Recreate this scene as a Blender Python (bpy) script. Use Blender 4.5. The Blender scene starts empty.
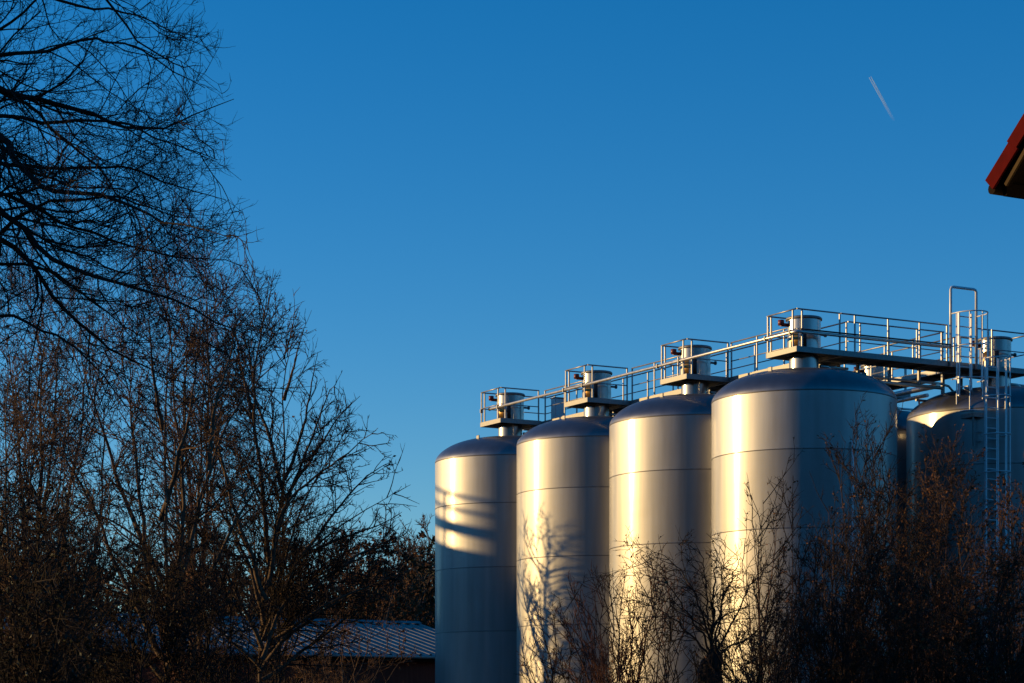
import bpy, bmesh, math, random
import numpy as np
from mathutils import Vector, Matrix
R = math.radians
SC = bpy.context.scene
COL = SC.collection
rng = np.random.default_rng(7)
random.seed(7)

# ------------------------------------------------------------------ camera
F, CX, HY, EYE = 2304.0, 512.0, 733.0, 1.7
cam_d = bpy.data.cameras.new('camera'); cam = bpy.data.objects.new('camera', cam_d); COL.objects.link(cam)
cam.location = (0, 0, EYE); cam.rotation_euler = (R(90), 0, 0)
cam_d.lens = 81; cam_d.sensor_width = 36; cam_d.shift_y = (HY - 341.5) / 1024
cam_d.clip_start = 0.1; cam_d.clip_end = 120000
SC.camera = cam

def at(px, py, D):
    return ((px - CX) / F * D, D, EYE + (HY - py) / F * D)

# ------------------------------------------------------------------ helpers
def tag(o, label=None, cat=None, group=None, kind=None):
    if label: o['label'] = label
    if cat: o['category'] = cat
    if group: o['group'] = group
    if kind: o['kind'] = kind
    return o

def thing(name, label, cat, loc=(0, 0, 0), rotz=0, group=None):
    o = bpy.data.objects.new(name, None); COL.objects.link(o)
    o.empty_display_size = .2
    o.location = loc; o.rotation_euler = (0, 0, rotz)
    return tag(o, label, cat, group)

def mesh_obj(name, me, mat, parent=None):
    o = bpy.data.objects.new(name, me); COL.objects.link(o)
    if mat: me.materials.append(mat)
    if parent: o.parent = parent
    return o

class MB:
    """collects shapes in one bmesh"""
    def __init__(s): s.bm = bmesh.new()
    def box(s, x0, x1, y0, y1, z0, z1, bev=0):
        r = bmesh.ops.create_cube(s.bm, size=1)
        vs = r['verts']
        bmesh.ops.scale(s.bm, vec=(x1 - x0, y1 - y0, z1 - z0), verts=vs)
        bmesh.ops.translate(s.bm, vec=((x0 + x1) / 2, (y0 + y1) / 2, (z0 + z1) / 2), verts=vs)
        if bev:
            es = list({e for v in vs for e in v.link_edges})
            bmesh.ops.bevel(s.bm, geom=es, offset=bev, segments=2, affect='EDGES', profile=.5)
        return s
    def tube(s, pts, r, n=8, cap=True):
        pts = [Vector(p) for p in pts]; rings = []
        ref = None
        for i, p in enumerate(pts):
            t = (pts[min(i + 1, len(pts) - 1)] - pts[max(i - 1, 0)]).normalized()
            if ref is None:
                a = Vector((0, 0, 1)) if abs(t.z) < .9 else Vector((1, 0, 0))
                ref = t.cross(a).normalized()
            nrm = (ref - t * ref.dot(t)).normalized(); ref = nrm
            b = t.cross(nrm)
            rr = r[i] if isinstance(r, (list, tuple)) else r
            rings.append([s.bm.verts.new(p + (nrm * math.cos(2 * math.pi * k / n) + b * math.sin(2 * math.pi * k / n)) * rr) for k in range(n)])
        for a, b in zip(rings, rings[1:]):
            for k in range(n):
                f = s.bm.faces.new((a[k], a[(k + 1) % n], b[(k + 1) % n], b[k])); f.smooth = True
        if cap:
            s.bm.faces.new(list(reversed(rings[0]))); s.bm.faces.new(rings[-1])
        return s
    def lathe(s, prof, n=64, a0=0, a1=2 * math.pi, smooth=True):
        full = abs(a1 - a0 - 2 * math.pi) < 1e-6
        m = n if full else n + 1
        rings = []
        for (r, z) in prof:
            if r < 1e-6:
                rings.append([s.bm.verts.new((0, 0, z))] * m)
            else:
                rings.append([s.bm.verts.new((r * math.cos(a0 + (a1 - a0) * k / n), r * math.sin(a0 + (a1 - a0) * k / n), z)) for k in range(m)])
        for a, b in zip(rings, rings[1:]):
            for k in range(n):
                k2 = (k + 1) % m
                q = [a[k], a[k2], b[k2], b[k]]
                u = []
                for v in q:
                    if v not in u: u.append(v)
                if len(u) > 2:
                    try:
                        f = s.bm.faces.new(u); f.smooth = smooth
                    except ValueError: pass
        return s
    def prism(s, poly, axis0, axis1, origin, ext):
        """poly 2D points in (axis0, axis1) at origin, extruded by vector ext"""
        o = Vector(origin); a0 = Vector(axis0); a1 = Vector(axis1); e = Vector(ext)
        A = [s.bm.verts.new(o + a0 * x + a1 * y) for x, y in poly]
        B = [s.bm.verts.new(o + a0 * x + a1 * y + e) for x, y in poly]
        n = len(poly)
        s.bm.faces.new(A); s.bm.faces.new(list(reversed(B)))
        for k in range(n): s.bm.faces.new((A[k], B[k], B[(k + 1) % n], A[(k + 1) % n]))
        return s
    def build(s, name, mat, parent=None, fix=True):
        if fix: bmesh.ops.recalc_face_normals(s.bm, faces=s.bm.faces)
        me = bpy.data.meshes.new(name); s.bm.to_mesh(me); s.bm.free()
        return mesh_obj(name, me, mat, parent)

def copy_tree(o, parent=None):
    c = o.copy(); COL.objects.link(c)
    if parent: c.parent = parent
    for ch in list(o.children): copy_tree(ch, c)
    return c

# ------------------------------------------------------------------ materials
def mat(name, base, rough=.6, metal=0.0, spec=.5):
    m = bpy.data.materials.new(name); m.use_nodes = True
    b = m.node_tree.nodes['Principled BSDF']
    b.inputs['Base Color'].default_value = (*base, 1); b.inputs['Roughness'].default_value = rough
    b.inputs['Metallic'].default_value = metal; b.inputs['Specular IOR Level'].default_value = spec
    return m

def noisy(name, c0, c1, scale=5, rough=(.6, .8), metal=0.0, bump=.2, spec=.3, detail=5, stretch=(1, 1, 1), bdist=.02):
    m = mat(name, c0, rough[0], metal, spec); nt = m.node_tree; N = nt.nodes; L = nt.links
    b = N['Principled BSDF']
    tc = N.new('ShaderNodeTexCoord'); mp = N.new('ShaderNodeMapping'); mp.inputs['Scale'].default_value = stretch
    L.new(tc.outputs['Object'], mp.inputs['Vector'])
    n = N.new('ShaderNodeTexNoise'); n.inputs['Scale'].default_value = scale; n.inputs['Detail'].default_value = detail
    L.new(mp.outputs[0], n.inputs['Vector'])
    cr = N.new('ShaderNodeValToRGB'); cr.color_ramp.elements[0].position = .3; cr.color_ramp.elements[1].position = .7
    cr.color_ramp.elements[0].color = (*c0, 1); cr.color_ramp.elements[1].color = (*c1, 1)
    L.new(n.outputs['Fac'], cr.inputs[0]); L.new(cr.outputs[0], b.inputs['Base Color'])
    mr = N.new('ShaderNodeMapRange'); mr.inputs['To Min'].default_value = rough[0]; mr.inputs['To Max'].default_value = rough[1]
    L.new(n.outputs['Fac'], mr.inputs['Value']); L.new(mr.outputs[0], b.inputs['Roughness'])
    if bump:
        bp = N.new('ShaderNodeBump'); bp.inputs['Strength'].default_value = bump; bp.inputs['Distance'].default_value = bdist
        L.new(n.outputs['Fac'], bp.inputs['Height']); L.new(bp.outputs[0], b.inputs['Normal'])
    return m

def steel_mat(name, base, r_sharp, r_broad, mix, wav=.004, aniso=.8, metal=1.0):
    """satin rolled stainless steel: a tight lobe and a broad lobe stretched round the tank by the vertical grain"""
    m = bpy.data.materials.new(name); m.use_nodes = True; nt = m.node_tree; N = nt.nodes; L = nt.links
    b1 = N['Principled BSDF']; out = N['Material Output']
    b2 = N.new('ShaderNodeBsdfPrincipled'); mx = N.new('ShaderNodeMixShader')
    tc = N.new('ShaderNodeTexCoord')
    mp = N.new('ShaderNodeMapping'); mp.inputs['Scale'].default_value = (1, 1, .09); L.new(tc.outputs['Object'], mp.inputs['Vector'])
    n1 = N.new('ShaderNodeTexNoise'); n1.inputs['Scale'].default_value = 4.5; n1.inputs['Detail'].default_value = 6; L.new(mp.outputs[0], n1.inputs['Vector'])
    mp2 = N.new('ShaderNodeMapping'); mp2.inputs['Scale'].default_value = (.5, .5, 1.0); L.new(tc.outputs['Object'], mp2.inputs['Vector'])
    n2 = N.new('ShaderNodeTexNoise'); n2.inputs['Scale'].default_value = 1.1; n2.inputs['Detail'].default_value = 2; L.new(mp2.outputs[0], n2.inputs['Vector'])
    cr = N.new('ShaderNodeValToRGB'); cr.color_ramp.elements[0].position = .25; cr.color_ramp.elements[1].position = .75
    cr.color_ramp.elements[0].color = (base[0] * .80, base[1] * .80, base[2] * .79, 1); cr.color_ramp.elements[1].color = (*base, 1)
    L.new(n1.outputs['Fac'], cr.inputs[0])
    sz = N.new('ShaderNodeSeparateXYZ'); L.new(tc.outputs['Object'], sz.inputs[0])
    oi = N.new('ShaderNodeObjectInfo')
    m1 = N.new('ShaderNodeMath'); m1.operation = 'MULTIPLY_ADD'; m1.inputs[1].default_value = 1 / 2.07; m1.inputs[2].default_value = -4.99 / 2.07 + 10; L.new(sz.outputs['Z'], m1.inputs[0])
    m2 = N.new('ShaderNodeMath'); m2.operation = 'FLOOR'; L.new(m1.outputs[0], m2.inputs[0])
    m3 = N.new('ShaderNodeMath'); m3.operation = 'MULTIPLY_ADD'; m3.inputs[1].default_value = 37.0; L.new(oi.outputs['Random'], m3.inputs[0]); L.new(m2.outputs[0], m3.inputs[2])
    wn = N.new('ShaderNodeTexWhiteNoise'); wn.noise_dimensions = '1D'; L.new(m3.outputs[0], wn.inputs['W'])
    mrp = N.new('ShaderNodeMapRange'); mrp.inputs['To Min'].default_value = .88; mrp.inputs['To Max'].default_value = 1.08; L.new(wn.outputs['Value'], mrp.inputs['Value'])
    vm = N.new('ShaderNodeVectorMath'); vm.operation = 'SCALE'; L.new(cr.outputs[0], vm.inputs[0]); L.new(mrp.outputs[0], vm.inputs['Scale'])
    bp = N.new('ShaderNodeBump'); bp.inputs['Strength'].default_value = .5; bp.inputs['Distance'].default_value = wav * 4
    L.new(n2.outputs['Fac'], bp.inputs['Height'])
    tg = N.new('ShaderNodeTangent'); tg.direction_type = 'RADIAL'; tg.axis = 'Z'
    for b, r in ((b1, r_sharp), (b2, r_broad)):
        L.new(vm.outputs[0], b.inputs['Base Color']); b.inputs['Metallic'].default_value = 1
        mr = N.new('ShaderNodeMapRange'); mr.inputs['To Min'].default_value = r - .03; mr.inputs['To Max'].default_value = r + .03
        L.new(n1.outputs['Fac'], mr.inputs['Value']); L.new(mr.outputs[0], b.inputs['Roughness'])
        L.new(bp.outputs[0], b.inputs['Normal'])
    b2.inputs['Anisotropic'].default_value = aniso; b2.inputs['Metallic'].default_value = metal; L.new(tg.outputs[0], b2.inputs['Tangent'])
    mx.inputs[0].default_value = mix
    L.new(b1.outputs[0], mx.inputs[1]); L.new(b2.outputs[0], mx.inputs[2]); L.new(mx.outputs[0], out.inputs['Surface'])
    return m

M = {}
M['tank'] = steel_mat('satin_steel', (.335, .33, .325), .17, .47, .84, .002, .5, .78)
M['dome'] = steel_mat('dome_steel', (.27, .27, .27), .18, .50, .65, .002, .3, .9)
M['seam'] = mat('weld_steel', (.18, .17, .16), .5, .9)
M['galv'] = noisy('galvanised_steel', (.20, .20, .195), (.28, .275, .265), 14, (.45, .6), .65, .05, .5)
M['rail'] = noisy('rail_steel', (.28, .275, .27), (.36, .355, .35), 9, (.38, .5), .75, .02, .5)
M['ladder'] = noisy('ladder_steel', (.62, .62, .62), (.74, .74, .73), 9, (.4, .5), .2, .02, .5)
M['grate'] = noisy('grating_steel', (.05, .05, .05), (.10, .10, .09), 20, (.6, .8), .6, .2)
M['drum'] = steel_mat('drum_steel', (.36, .355, .35), .15, .38, .6, .002, .5)
M['black'] = mat('black_rubber', (.012, .012, .013), .6)
M['opening_gold'] = noisy('gold_reflection', (.30, .17, .05), (.40, .24, .08), 12, (.35, .5), .8, .05)  # gold colour stands for the reflection in the drum opening
M['redpaint'] = mat('red_paint', (.20, .03, .02), .4)
M['conduit'] = noisy('conduit_steel', (.58, .56, .52), (.70, .67, .62), 8, (.35, .5), .9, .03)
M['cabinet'] = noisy('cabinet_paint', (.50, .51, .52), (.58, .59, .60), 6, (.4, .5), .2, .02)
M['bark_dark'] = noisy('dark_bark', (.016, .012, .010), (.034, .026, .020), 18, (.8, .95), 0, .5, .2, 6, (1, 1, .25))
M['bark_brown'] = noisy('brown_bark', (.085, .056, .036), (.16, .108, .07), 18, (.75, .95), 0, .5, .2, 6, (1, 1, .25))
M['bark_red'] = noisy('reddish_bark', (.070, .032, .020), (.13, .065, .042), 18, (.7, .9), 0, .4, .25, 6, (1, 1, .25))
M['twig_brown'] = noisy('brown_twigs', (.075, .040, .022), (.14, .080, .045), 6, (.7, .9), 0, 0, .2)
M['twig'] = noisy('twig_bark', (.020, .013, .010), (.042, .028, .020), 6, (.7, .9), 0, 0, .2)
M['twig_red'] = noisy('reddish_twigs', (.085, .032, .020), (.14, .058, .034), 6, (.65, .85), 0, 0, .25)
M['leaf'] = noisy('withered_leaves', (.075, .027, .010), (.19, .080, .026), 1.7, (.6, .8), 0, 0, .25)
M['leaf_dark'] = noisy('evergreen_leaves', (.010, .014, .006), (.022, .028, .011), 1.7, (.5, .7), 0, 0, .3)
M['ground'] = noisy('winter_meadow', (.020, .024, .010), (.050, .045, .024), .4, (.85, 1), 0, .4, .1, 8)
M['hill'] = noisy('wooded_hill', (.010, .012, .007), (.032, .026, .016), .02, (.9, 1), 0, .6, .1, 10, bdist=3)
M['asphalt'] = noisy('yard_asphalt', (.040, .040, .042), (.062, .062, .062), 3, (.8, .95), 0, .2, .2)
M['tile'] = noisy('red_clay_tile', (.07, .003, .0025), (.11, .006, .004), 7, (.8, .95), 0, .15, .06)
M['timber'] = noisy('dark_timber', (.010, .007, .005), (.022, .015, .010), 6, (.85, .95), 0, .2, .05, 5, (1, 1, .2))
M['batten'] = noisy('pale_timber', (.06, .038, .016), (.09, .06, .026), 6, (.8, .95), 0, .1, .1)
M['plaster'] = noisy('pale_plaster', (.50, .47, .40), (.60, .57, .50), 3, (.8, .95), 0, .15)
M['redwall'] = noisy('dark_red_boards', (.12, .028, .018), (.18, .05, .03), 5, (.7, .9), 0, .2, .2, 5, (4, 4, .2))
M['roofsheet'] = noisy('ribbed_roof_sheet', (.17, .165, .15), (.29, .28, .26), 1.3, (.5, .65), .15, .05)
M['concrete'] = noisy('grey_concrete', (.24, .23, .22), (.34, .33, .31), 2, (.8, .95), 0, .2)
M['glass'] = mat('window_glass', (.02, .03, .04), .08, 0, .8)
M['hallwall'] = noisy('hall_cladding', (.16, .15, .14), (.22, .21, .19), 1.2, (.7, .9), 0, .1)

# ------------------------------------------------------------------ light and sky
SUN_AZ = (-.988, .156); SUN_EL = 9.0
ce = math.cos(R(SUN_EL)); sd = Vector((SUN_AZ[0] * ce, SUN_AZ[1] * ce, math.sin(R(SUN_EL)))).normalized()
sl = bpy.data.lights.new('sun', 'SUN'); so = bpy.data.objects.new('sun', sl); COL.objects.link(so)
sl.energy = 4.1; sl.angle = R(.53); sl.color = (1, .655, .26)
so.rotation_euler = (-sd).to_track_quat('-Z', 'Y').to_euler(); so.location = (-60, 60, 60)
w = bpy.data.worlds.new('World'); SC.world = w; w.use_nodes = True
nt = w.node_tree; bg = nt.nodes['Background']
sky = nt.nodes.new('ShaderNodeTexSky'); sky.sky_type = 'NISHITA'; sky.sun_disc = False
sky.sun_elevation = R(SUN_EL); sky.sun_rotation = math.atan2(SUN_AZ[0], SUN_AZ[1])
sky.altitude = 600; sky.air_density = 1.0; sky.dust_density = .05; sky.ozone_density = 4.0
hs = nt.nodes.new('ShaderNodeHueSaturation'); hs.inputs['Saturation'].default_value = 1.23; hs.inputs['Hue'].default_value = .503
nt.links.new(sky.outputs[0], hs.inputs['Color']); nt.links.new(hs.outputs[0], bg.inputs[0]); bg.inputs[1].default_value = .15
vs = SC.view_settings; vs.view_transform = 'Standard'; vs.look = 'None'; vs.exposure = .2; vs.gamma = 1; vs.use_curve_mapping = False

# ------------------------------------------------------------------ the grid the tanks stand on
T4 = (7.93, 62.6); ANG = R(29.3)
vx, vy = math.cos(ANG), math.sin(ANG)
def G(x, y, z=0):
    return (T4[0] + x * vx - y * vy, T4[1] + x * vy + y * vx, z)
STEP = 5.4; ROW2 = 6.75
RT = 2.5; ZR, ZA = 10.67, 11.5; ZP0, ZP1, ZRAIL, ZMID = 11.91, 12.06, 13.06, 12.52

# ------------------------------------------------------------------ setting: ground, yard, hills
def sheet(name, size, z, m, sub=1, cx=0, cy=0):
    bm = bmesh.new(); bmesh.ops.create_grid(bm, x_segments=sub, y_segments=sub, size=size)
    me = bpy.data.meshes.new(name); bm.to_mesh(me); bm.free()
    o = mesh_obj(name, me, m); o.location = (cx, cy, z); o['kind'] = 'structure'; return o
sheet('ground', 9000, 0, M['ground'], 4)
y = MB(); y.box(-12, 26, 55, 100, -.3, .12); o = y.build('yard', M['asphalt']); o['kind'] = 'structure'

def hills():
    nA, nR = 220, 14
    vs_, fs = [], []
    for i in range(nA):
        a = 2 * math.pi * i / nA                      # clockwise from +Y
        back = .5 - .5 * math.cos(a)                  # 0 in front, 1 behind the camera
        el = 2.0 + 8.3 * back ** 1.2 if back > .25 else 2.0 + 8.3 * .25 ** 1.2 * back / .25  # unseen hills behind are raised to darken the tank reflections
        da = abs((a - math.atan2(SUN_AZ[0], SUN_AZ[1]) + math.pi) % (2 * math.pi) - math.pi)
        if da < .9: el = 6.3 + (el - 6.3) * (da / .9) ** 2  # sunward hills raised to hide the bright low sky from the tanks
        el += .5 * math.sin(5 * a + 1) + .35 * math.sin(13 * a) + .2 * math.sin(31 * a + 2)
        el = max(el, .8)
        for j in range(nR):
            t = j / (nR - 1); d = 420 + 900 * t
            h = math.tan(R(el)) * (420 + 900 * .6) * math.sin(min(1, t / .6) * math.pi / 2) ** 1.4
            h *= 1 + .05 * math.sin(17 * a + 9 * t)
            vs_.append((d * math.sin(a), d * math.cos(a), h - 1.5 * (j == 0)))
    for i in range(nA):
        k = (i + 1) % nA
        for j in range(nR - 1):
            fs.append((i * nR + j, k * nR + j, k * nR + j + 1, i * nR + j + 1))
    me = bpy.data.meshes.new('hills'); me.from_pydata(vs_, [], fs); me.polygons.foreach_set('use_smooth', [True] * len(fs))
    o = mesh_obj('hills', me, M['hill']); o['kind'] = 'structure'
hills()

# ------------------------------------------------------------------ storage tanks
def dome_profile(r0, z0, h, kr=.32, n=22):
    pts = []
    for i in range(n + 1):
        t = i / n * math.pi / 2
        # super-ellipse: tight knuckle, shallow crown
        x = r0 * math.cos(t) ** .74; z = h * math.sin(t) ** 1.18
        pts.append((x, z0 + z))
    return pts

def make_tank():
    t = thing('storage_tank', 'x', 'storage tank')
    MB().lathe([(RT, .12), (RT, ZR)], 128).build('shell', M['tank'], t)
    pr = dome_profile(RT + .004, ZR + .012, ZA - ZR)
    pr = [(max(r, .3), z) for r, z in pr if r > .3] + [(.3, pr[-1][1] - .004)]
    MB().lathe(pr, 128).build('dome', M['dome'], t)
    for z in (ZR, 9.13, 7.06, 4.99, 2.92):
        h = .015 if z < ZR else .022
        MB().lathe([(RT - .003, z - h), (RT + .007, z - h * .6), (RT + .007, z + h * .6), (RT - .003, z + h)], 128).build('weld_seam', M['seam'], t)
    MB().lathe([(RT + .02, .10), (RT + .02, .35), (RT - .01, .37)], 96).build('base_skirt', M['galv'], t)
    MB().lathe([(.40, ZA - .16), (.40, ZP0 + .03)], 48).build('neck', M['drum'], t)
    d = MB().lathe([(.455, ZP1 - .06), (.455, 12.90)], 56).build('drum', M['drum'], t)
    MB().lathe([(.44, 12.895), (.495, 12.90), (.495, 12.95), (.47, 12.975), (.2, 13.0), (0, 13.0)], 56).build('lid', M['galv'], d)
    ca = R(-123)
    MB().lathe([(.459, ZP1 + .05), (.462, ZP1 + .05), (.462, ZP1 + .50), (.459, ZP1 + .50)], 8, ca - .95, ca - .42).build('opening_reflection', M['opening_gold'], d)  # golden reflection inside the drum opening, painted as a plate
    MB().lathe([(.459, ZP1 + .05), (.463, ZP1 + .05), (.463, ZP1 + .50), (.459, ZP1 + .50)], 6, ca - .16, ca + .10).build('slot', M['black'], d)  # black plate painted for the dark gap of that opening
    a = MB(); a.tube([(-.36, .22, 12.78), (-.62, .22, 12.78)], .05, 10).tube([(-.60, .22, 12.76), (-.60, .22, 12.90)], .085, 12)
    a.build('valve_actuator', M['redpaint'], d)
    b = MB(); b.tube([(.40, -.1, 12.55), (.66, -.1, 12.55)], .035, 10).tube([(.63, -.1, 12.55), (.67, -.1, 12.55)], .06, 12)
    b.build('pipe_stub', M['galv'], d)
    p = MB(); p.tube([(.36, -.25, 11.66), (.62, -.25, 11.66), (.70, -.25, 11.62), (.72, -.25, 11.52), (.72, -.25, 11.38)], .045, 10)
    p.tube([(.60, -.25, 11.66), (1.3, -.25, 11.66)], .035, 10); p.tube([(.72, -.25, 11.36), (.72, -.25, 11.45)], .085, 14)
    p.build('overflow_pipe', M['conduit'], t)
    for a_ in (-160, -40, 80):
        x, y_ = 1.62 * math.cos(R(a_)), 1.62 * math.sin(R(a_)); zz = ZR + (ZA - ZR) * .80
        zz -= .02; m = MB(); m.box(x - .02, x + .02, y_ - .09, y_ + .09, zz - .1, zz + .14, .015)
        m.build('lifting_lug', M['galv'], t)
    m = MB()                                           # outlet at the foot
    m.tube([(0, -RT + .05, .9), (0, -RT - .35, .9)], .09, 14).tube([(0, -RT - .33, .9), (0, -RT - .37, .9)], .16, 14)
    m.build('outlet_pipe', M['drum'], t)
    return t

tank = make_tank()
spots = [(-.07, 3 * STEP, 'satin steel storage tank farthest left, its lower half in blue shade'),
         (0, 2 * STEP, 'satin steel storage tank carrying the shadow of a bare tree'),
         (.07, STEP, 'sunlit satin steel storage tank between the tree-shadowed tank and the widest tank'),
         (0, 0, 'widest looking steel storage tank, golden left half and deep blue right half'),
         (ROW2, 0, 'shaded steel storage tank behind the caged ladders at the right edge'),
         (ROW2, STEP, 'steel storage tank showing only as a sliver in the gap behind the widest tank')]
for i, (x, y_, lab) in enumerate(spots):
    o = tank if i == 0 else copy_tree(tank)
    o.location = G(x, y_, 0); o.rotation_euler = (0, 0, ANG); o['label'] = lab; o['group'] = 'steel storage tanks'

tanks4 = [o for o in bpy.data.objects if o.get('category') == 'storage tank' and 'widest looking' in o['label']][0]
la_ = R(-97); lx, ly = (RT + .07) * math.cos(la_), (RT + .07) * math.sin(la_)
MB().tube([(lx * .97, ly * .97, 9.32), (lx, ly, 9.30), (lx, ly, 9.24), (lx, ly, .9), (lx * .97, ly * .97, .85)], .028, 10).build('level_pipe', M['ladder'], tanks4)

# ------------------------------------------------------------------ walkways on the tanks (local grid: x across the rows, y along them away from the camera)
RR = .021
def post(parent, x, y_, z0=ZP0 + .03, z1=ZRAIL - .015, w_=.021, m='rail'):
    MB().box(x - w_, x + w_, y_ - w_ * .8, y_ + w_ * .8, z0, z1, .004).build('post', M[m], parent)
def rail(parent, pts, name='top_rail', r=RR):
    MB().tube(pts, r, 8).build(name, M['rail'], parent)
def rails(parent, pts2):
    rail(parent, [(x, y_, ZRAIL) for x, y_ in pts2]); rail(parent, [(x, y_, ZMID) for x, y_ in pts2], 'middle_rail', .016)

def deck(parent, x0, x1, y0, y1, hole=None):
    t = .03
    m = MB()
    m.box(x0, x1, y0, y0 + t, ZP0, ZP1, .004).box(x0, x1, y1 - t, y1, ZP0, ZP1, .004)
    m.box(x0, x0 + t, y0 + t + .002, y1 - t - .002, ZP0, ZP1, .004).box(x1 - t, x1, y0 + t + .002, y1 - t - .002, ZP0, ZP1, .004)
    m.build('edge_beam', M['galv'], parent)
    g = MB()
    g.box(x0 + t + .002, x1 - t - .002, y0 + t + .002, y1 - t - .002, ZP1 - .06, ZP1 - .03)
    nx = max(1, int((x1 - x0) / .9)); ny = max(1, int((y1 - y0) / .9))
    for i in range(1, nx): 
        xx = x0 + (x1 - x0) * i / nx; g.box(xx - .03, xx + .03, y0 + t + .002, y1 - t - .002, ZP0 + .01, ZP1 - .062)
    for i in range(1, ny):
        yy = y0 + (y1 - y0) * i / ny; g.box(x0 + t + .002, x1 - t - .002, yy - .03, yy + .03, ZP0 + .012, ZP1 - .064)
    g.build('grating', M['grate'], parent)

def make_platform(s):
    """s = 1: open towards +x, s = -1: mirrored"""
    t = thing('tank_platform', 'x', 'platform')
    xa, xb = (-.76, .80) if s > 0 else (-.80, .76)
    deck(t, xa, xb, -.70, .70)
    xo = -.735 * s
    for y_ in (-.50, .64): post(t, xo, y_)
    for x in (-.56 * s, .70 * s): post(t, x, -.675)
    for x in (-.60 * s, .70 * s): post(t, x, .675)
    rails(t, [(xo, -.66), (xo, .66)])
    rails(t, [(xo, -.675), (.72 * s, -.675)])
    rails(t, [(xo, .675), (.72 * s, .675)])
    return t
plA = make_platform(1); plB = make_platform(-1)
plabels = ['railed platform on the tank farthest left', 'railed platform on the tank marked by the tree shadow',
           'railed platform on the tank next to the widest tank', 'railed platform on the widest tank where the long walkway begins',
           'railed platform on the shaded tank beside the ladders', 'railed platform on the tank hidden behind the widest one']
for i, (x, y_, _) in enumerate(spots):
    o = [plA, None, None, None, plB, None][i] or copy_tree(plA if i < 4 else plB)
    o.location = G(x, y_, 0); o.rotation_euler = (0, 0, ANG); o['label'] = plabels[i]; o['group'] = 'railed tank platforms'

def span(parent, x, ys, skip=()):
    for y_ in ys:
        if not any(a <= y_ <= b for a, b in skip): post(parent, x, y_)

# walkway along the first row, on the far side of its platforms
w1 = thing('steel_walkway', 'railed steel walkway running behind the platforms of the lit tank row', 'walkway', G(0, 0), ANG)
deck(w1, .803, 1.70, .263, 3 * STEP + .70)
span(w1, 1.675, [.30 + 1.45 * i for i in range(12)])
rails(w1, [(1.675, .28), (1.675, 3 * STEP + .67), (.83, 3 * STEP + .67)])
for i in range(3):
    a, b = i * STEP + .74, (i + 1) * STEP - .74
    rails(w1, [(.83, a), (.83, b)])
    span(w1, .83, [a + .03, (a * 2 + b) / 3, (a + 2 * b) / 3, b - .03])
for i in range(4):
    for x in (.95, 1.55):
        for dy in (-.5, .5):
            if i == 0 and dy < 0: continue
            MB().box(x - .04, x + .04, i * STEP + dy - .04, i * STEP + dy + .04, 11.02, ZP0 - .003).build('support_leg', M['galv'], w1)

# second row walkway, mirrored
w2 = thing('steel_walkway', 'railed steel walkway glimpsed behind the widest tank, bright beam towards the sun', 'walkway', G(0, 0), ANG)
X2a, X2b = ROW2 - 1.70, ROW2 - .803
deck(w2, X2a, X2b, .263, STEP + 1.6)
span(w2, X2a + .025, [.30 + 1.3 * i for i in range(6)])
rails(w2, [(X2a + .025, .28), (X2a + .025, STEP + 1.55), (X2b - .03, STEP + 1.55)])
rails(w2, [(X2b - .03, .74), (X2b - .03, STEP - .74)]); span(w2, X2b - .03, [.8, 2.3, 3.6, 4.6])
for y_ in (-.1 + .5, STEP - .5, STEP + .5):
    for x in (X2a + .12, X2b - .12):
        MB().box(x - .04, x + .04, y_ - .04, y_ + .04, 10.95, ZP0 - .003).build('support_leg', M['galv'], w2)

# crosswalk between the rows
LX0, LX1 = 4.50, 5.42
cw = thing('steel_walkway', 'long railed crosswalk leading from the widest tank to the caged ladders', 'walkway', G(0, 0), ANG)
deck(cw, .803, X2b - .0, -.70, .26)
rails(cw, [(.74, -.675), (LX0 - .06, -.675)]); span(cw, -.675, [])
for x in (.86 + .35, 2.35, 3.45, LX0 - .08): post(cw, x, -.675)
rails(cw, [(LX1 + .06, -.675), (X2b + .05, -.675)]); post(cw, LX1 + .08, -.675); post(cw, X2b - .03, -.675)
rails(cw, [(1.675, .235), (X2a + .02, .235)])
for x in (2.1, 3.1, 4.1, X2a - .06): post(cw, x, .235)
# hanging supports and cross pipes under it
for x in (1.9, 3.0, 4.05): MB().box(x - .035, x + .035, .05, .12, 11.46, ZP0 - .003).build('hanger', M['galv'], cw)
pp = thing('pipe_run', 'pair of steel pipes slung under the long crosswalk', 'pipe', G(0, 0), ANG)
MB().tube([(.7, .085, 11.44), (4.9, .085, 11.44)], .05, 12).build('pipe', M['conduit'], pp)
MB().tube([(.9, .30, 11.60), (5.0, .30, 11.60), (5.3, .30, 11.55), (5.6, .3, 11.3)], .035, 10).build('pipe', M['conduit'], pp)
p2 = thing('pipe_run', 'sunlit steel pipes running between the two tank rows below the walkway beam', 'pipe', G(0, 0), ANG)
MB().tube([(4.75, .1, 11.50), (4.75, 7.0, 11.50)], .075, 14).build('pipe', M['conduit'], p2)
MB().tube([(4.45, .2, 11.22), (4.45, 7.0, 11.22)], .055, 14).build('pipe', M['conduit'], p2)
for y_ in (.6, 2.4, 4.2, 6.0): MB().box(4.36, 5.04, y_ - .03, y_ + .03, 11.10, 11.16).build('bracket', M['galv'], p2)
MB().tube([(4.6, .75, 11.13), (4.6, .75, 10.9), (4.95, .75, 10.9), (5.05, .75, 10.86), (5.08, .75, 10.7)], .03, 8).build('drain_pipe', M['conduit'], p2)

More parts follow.
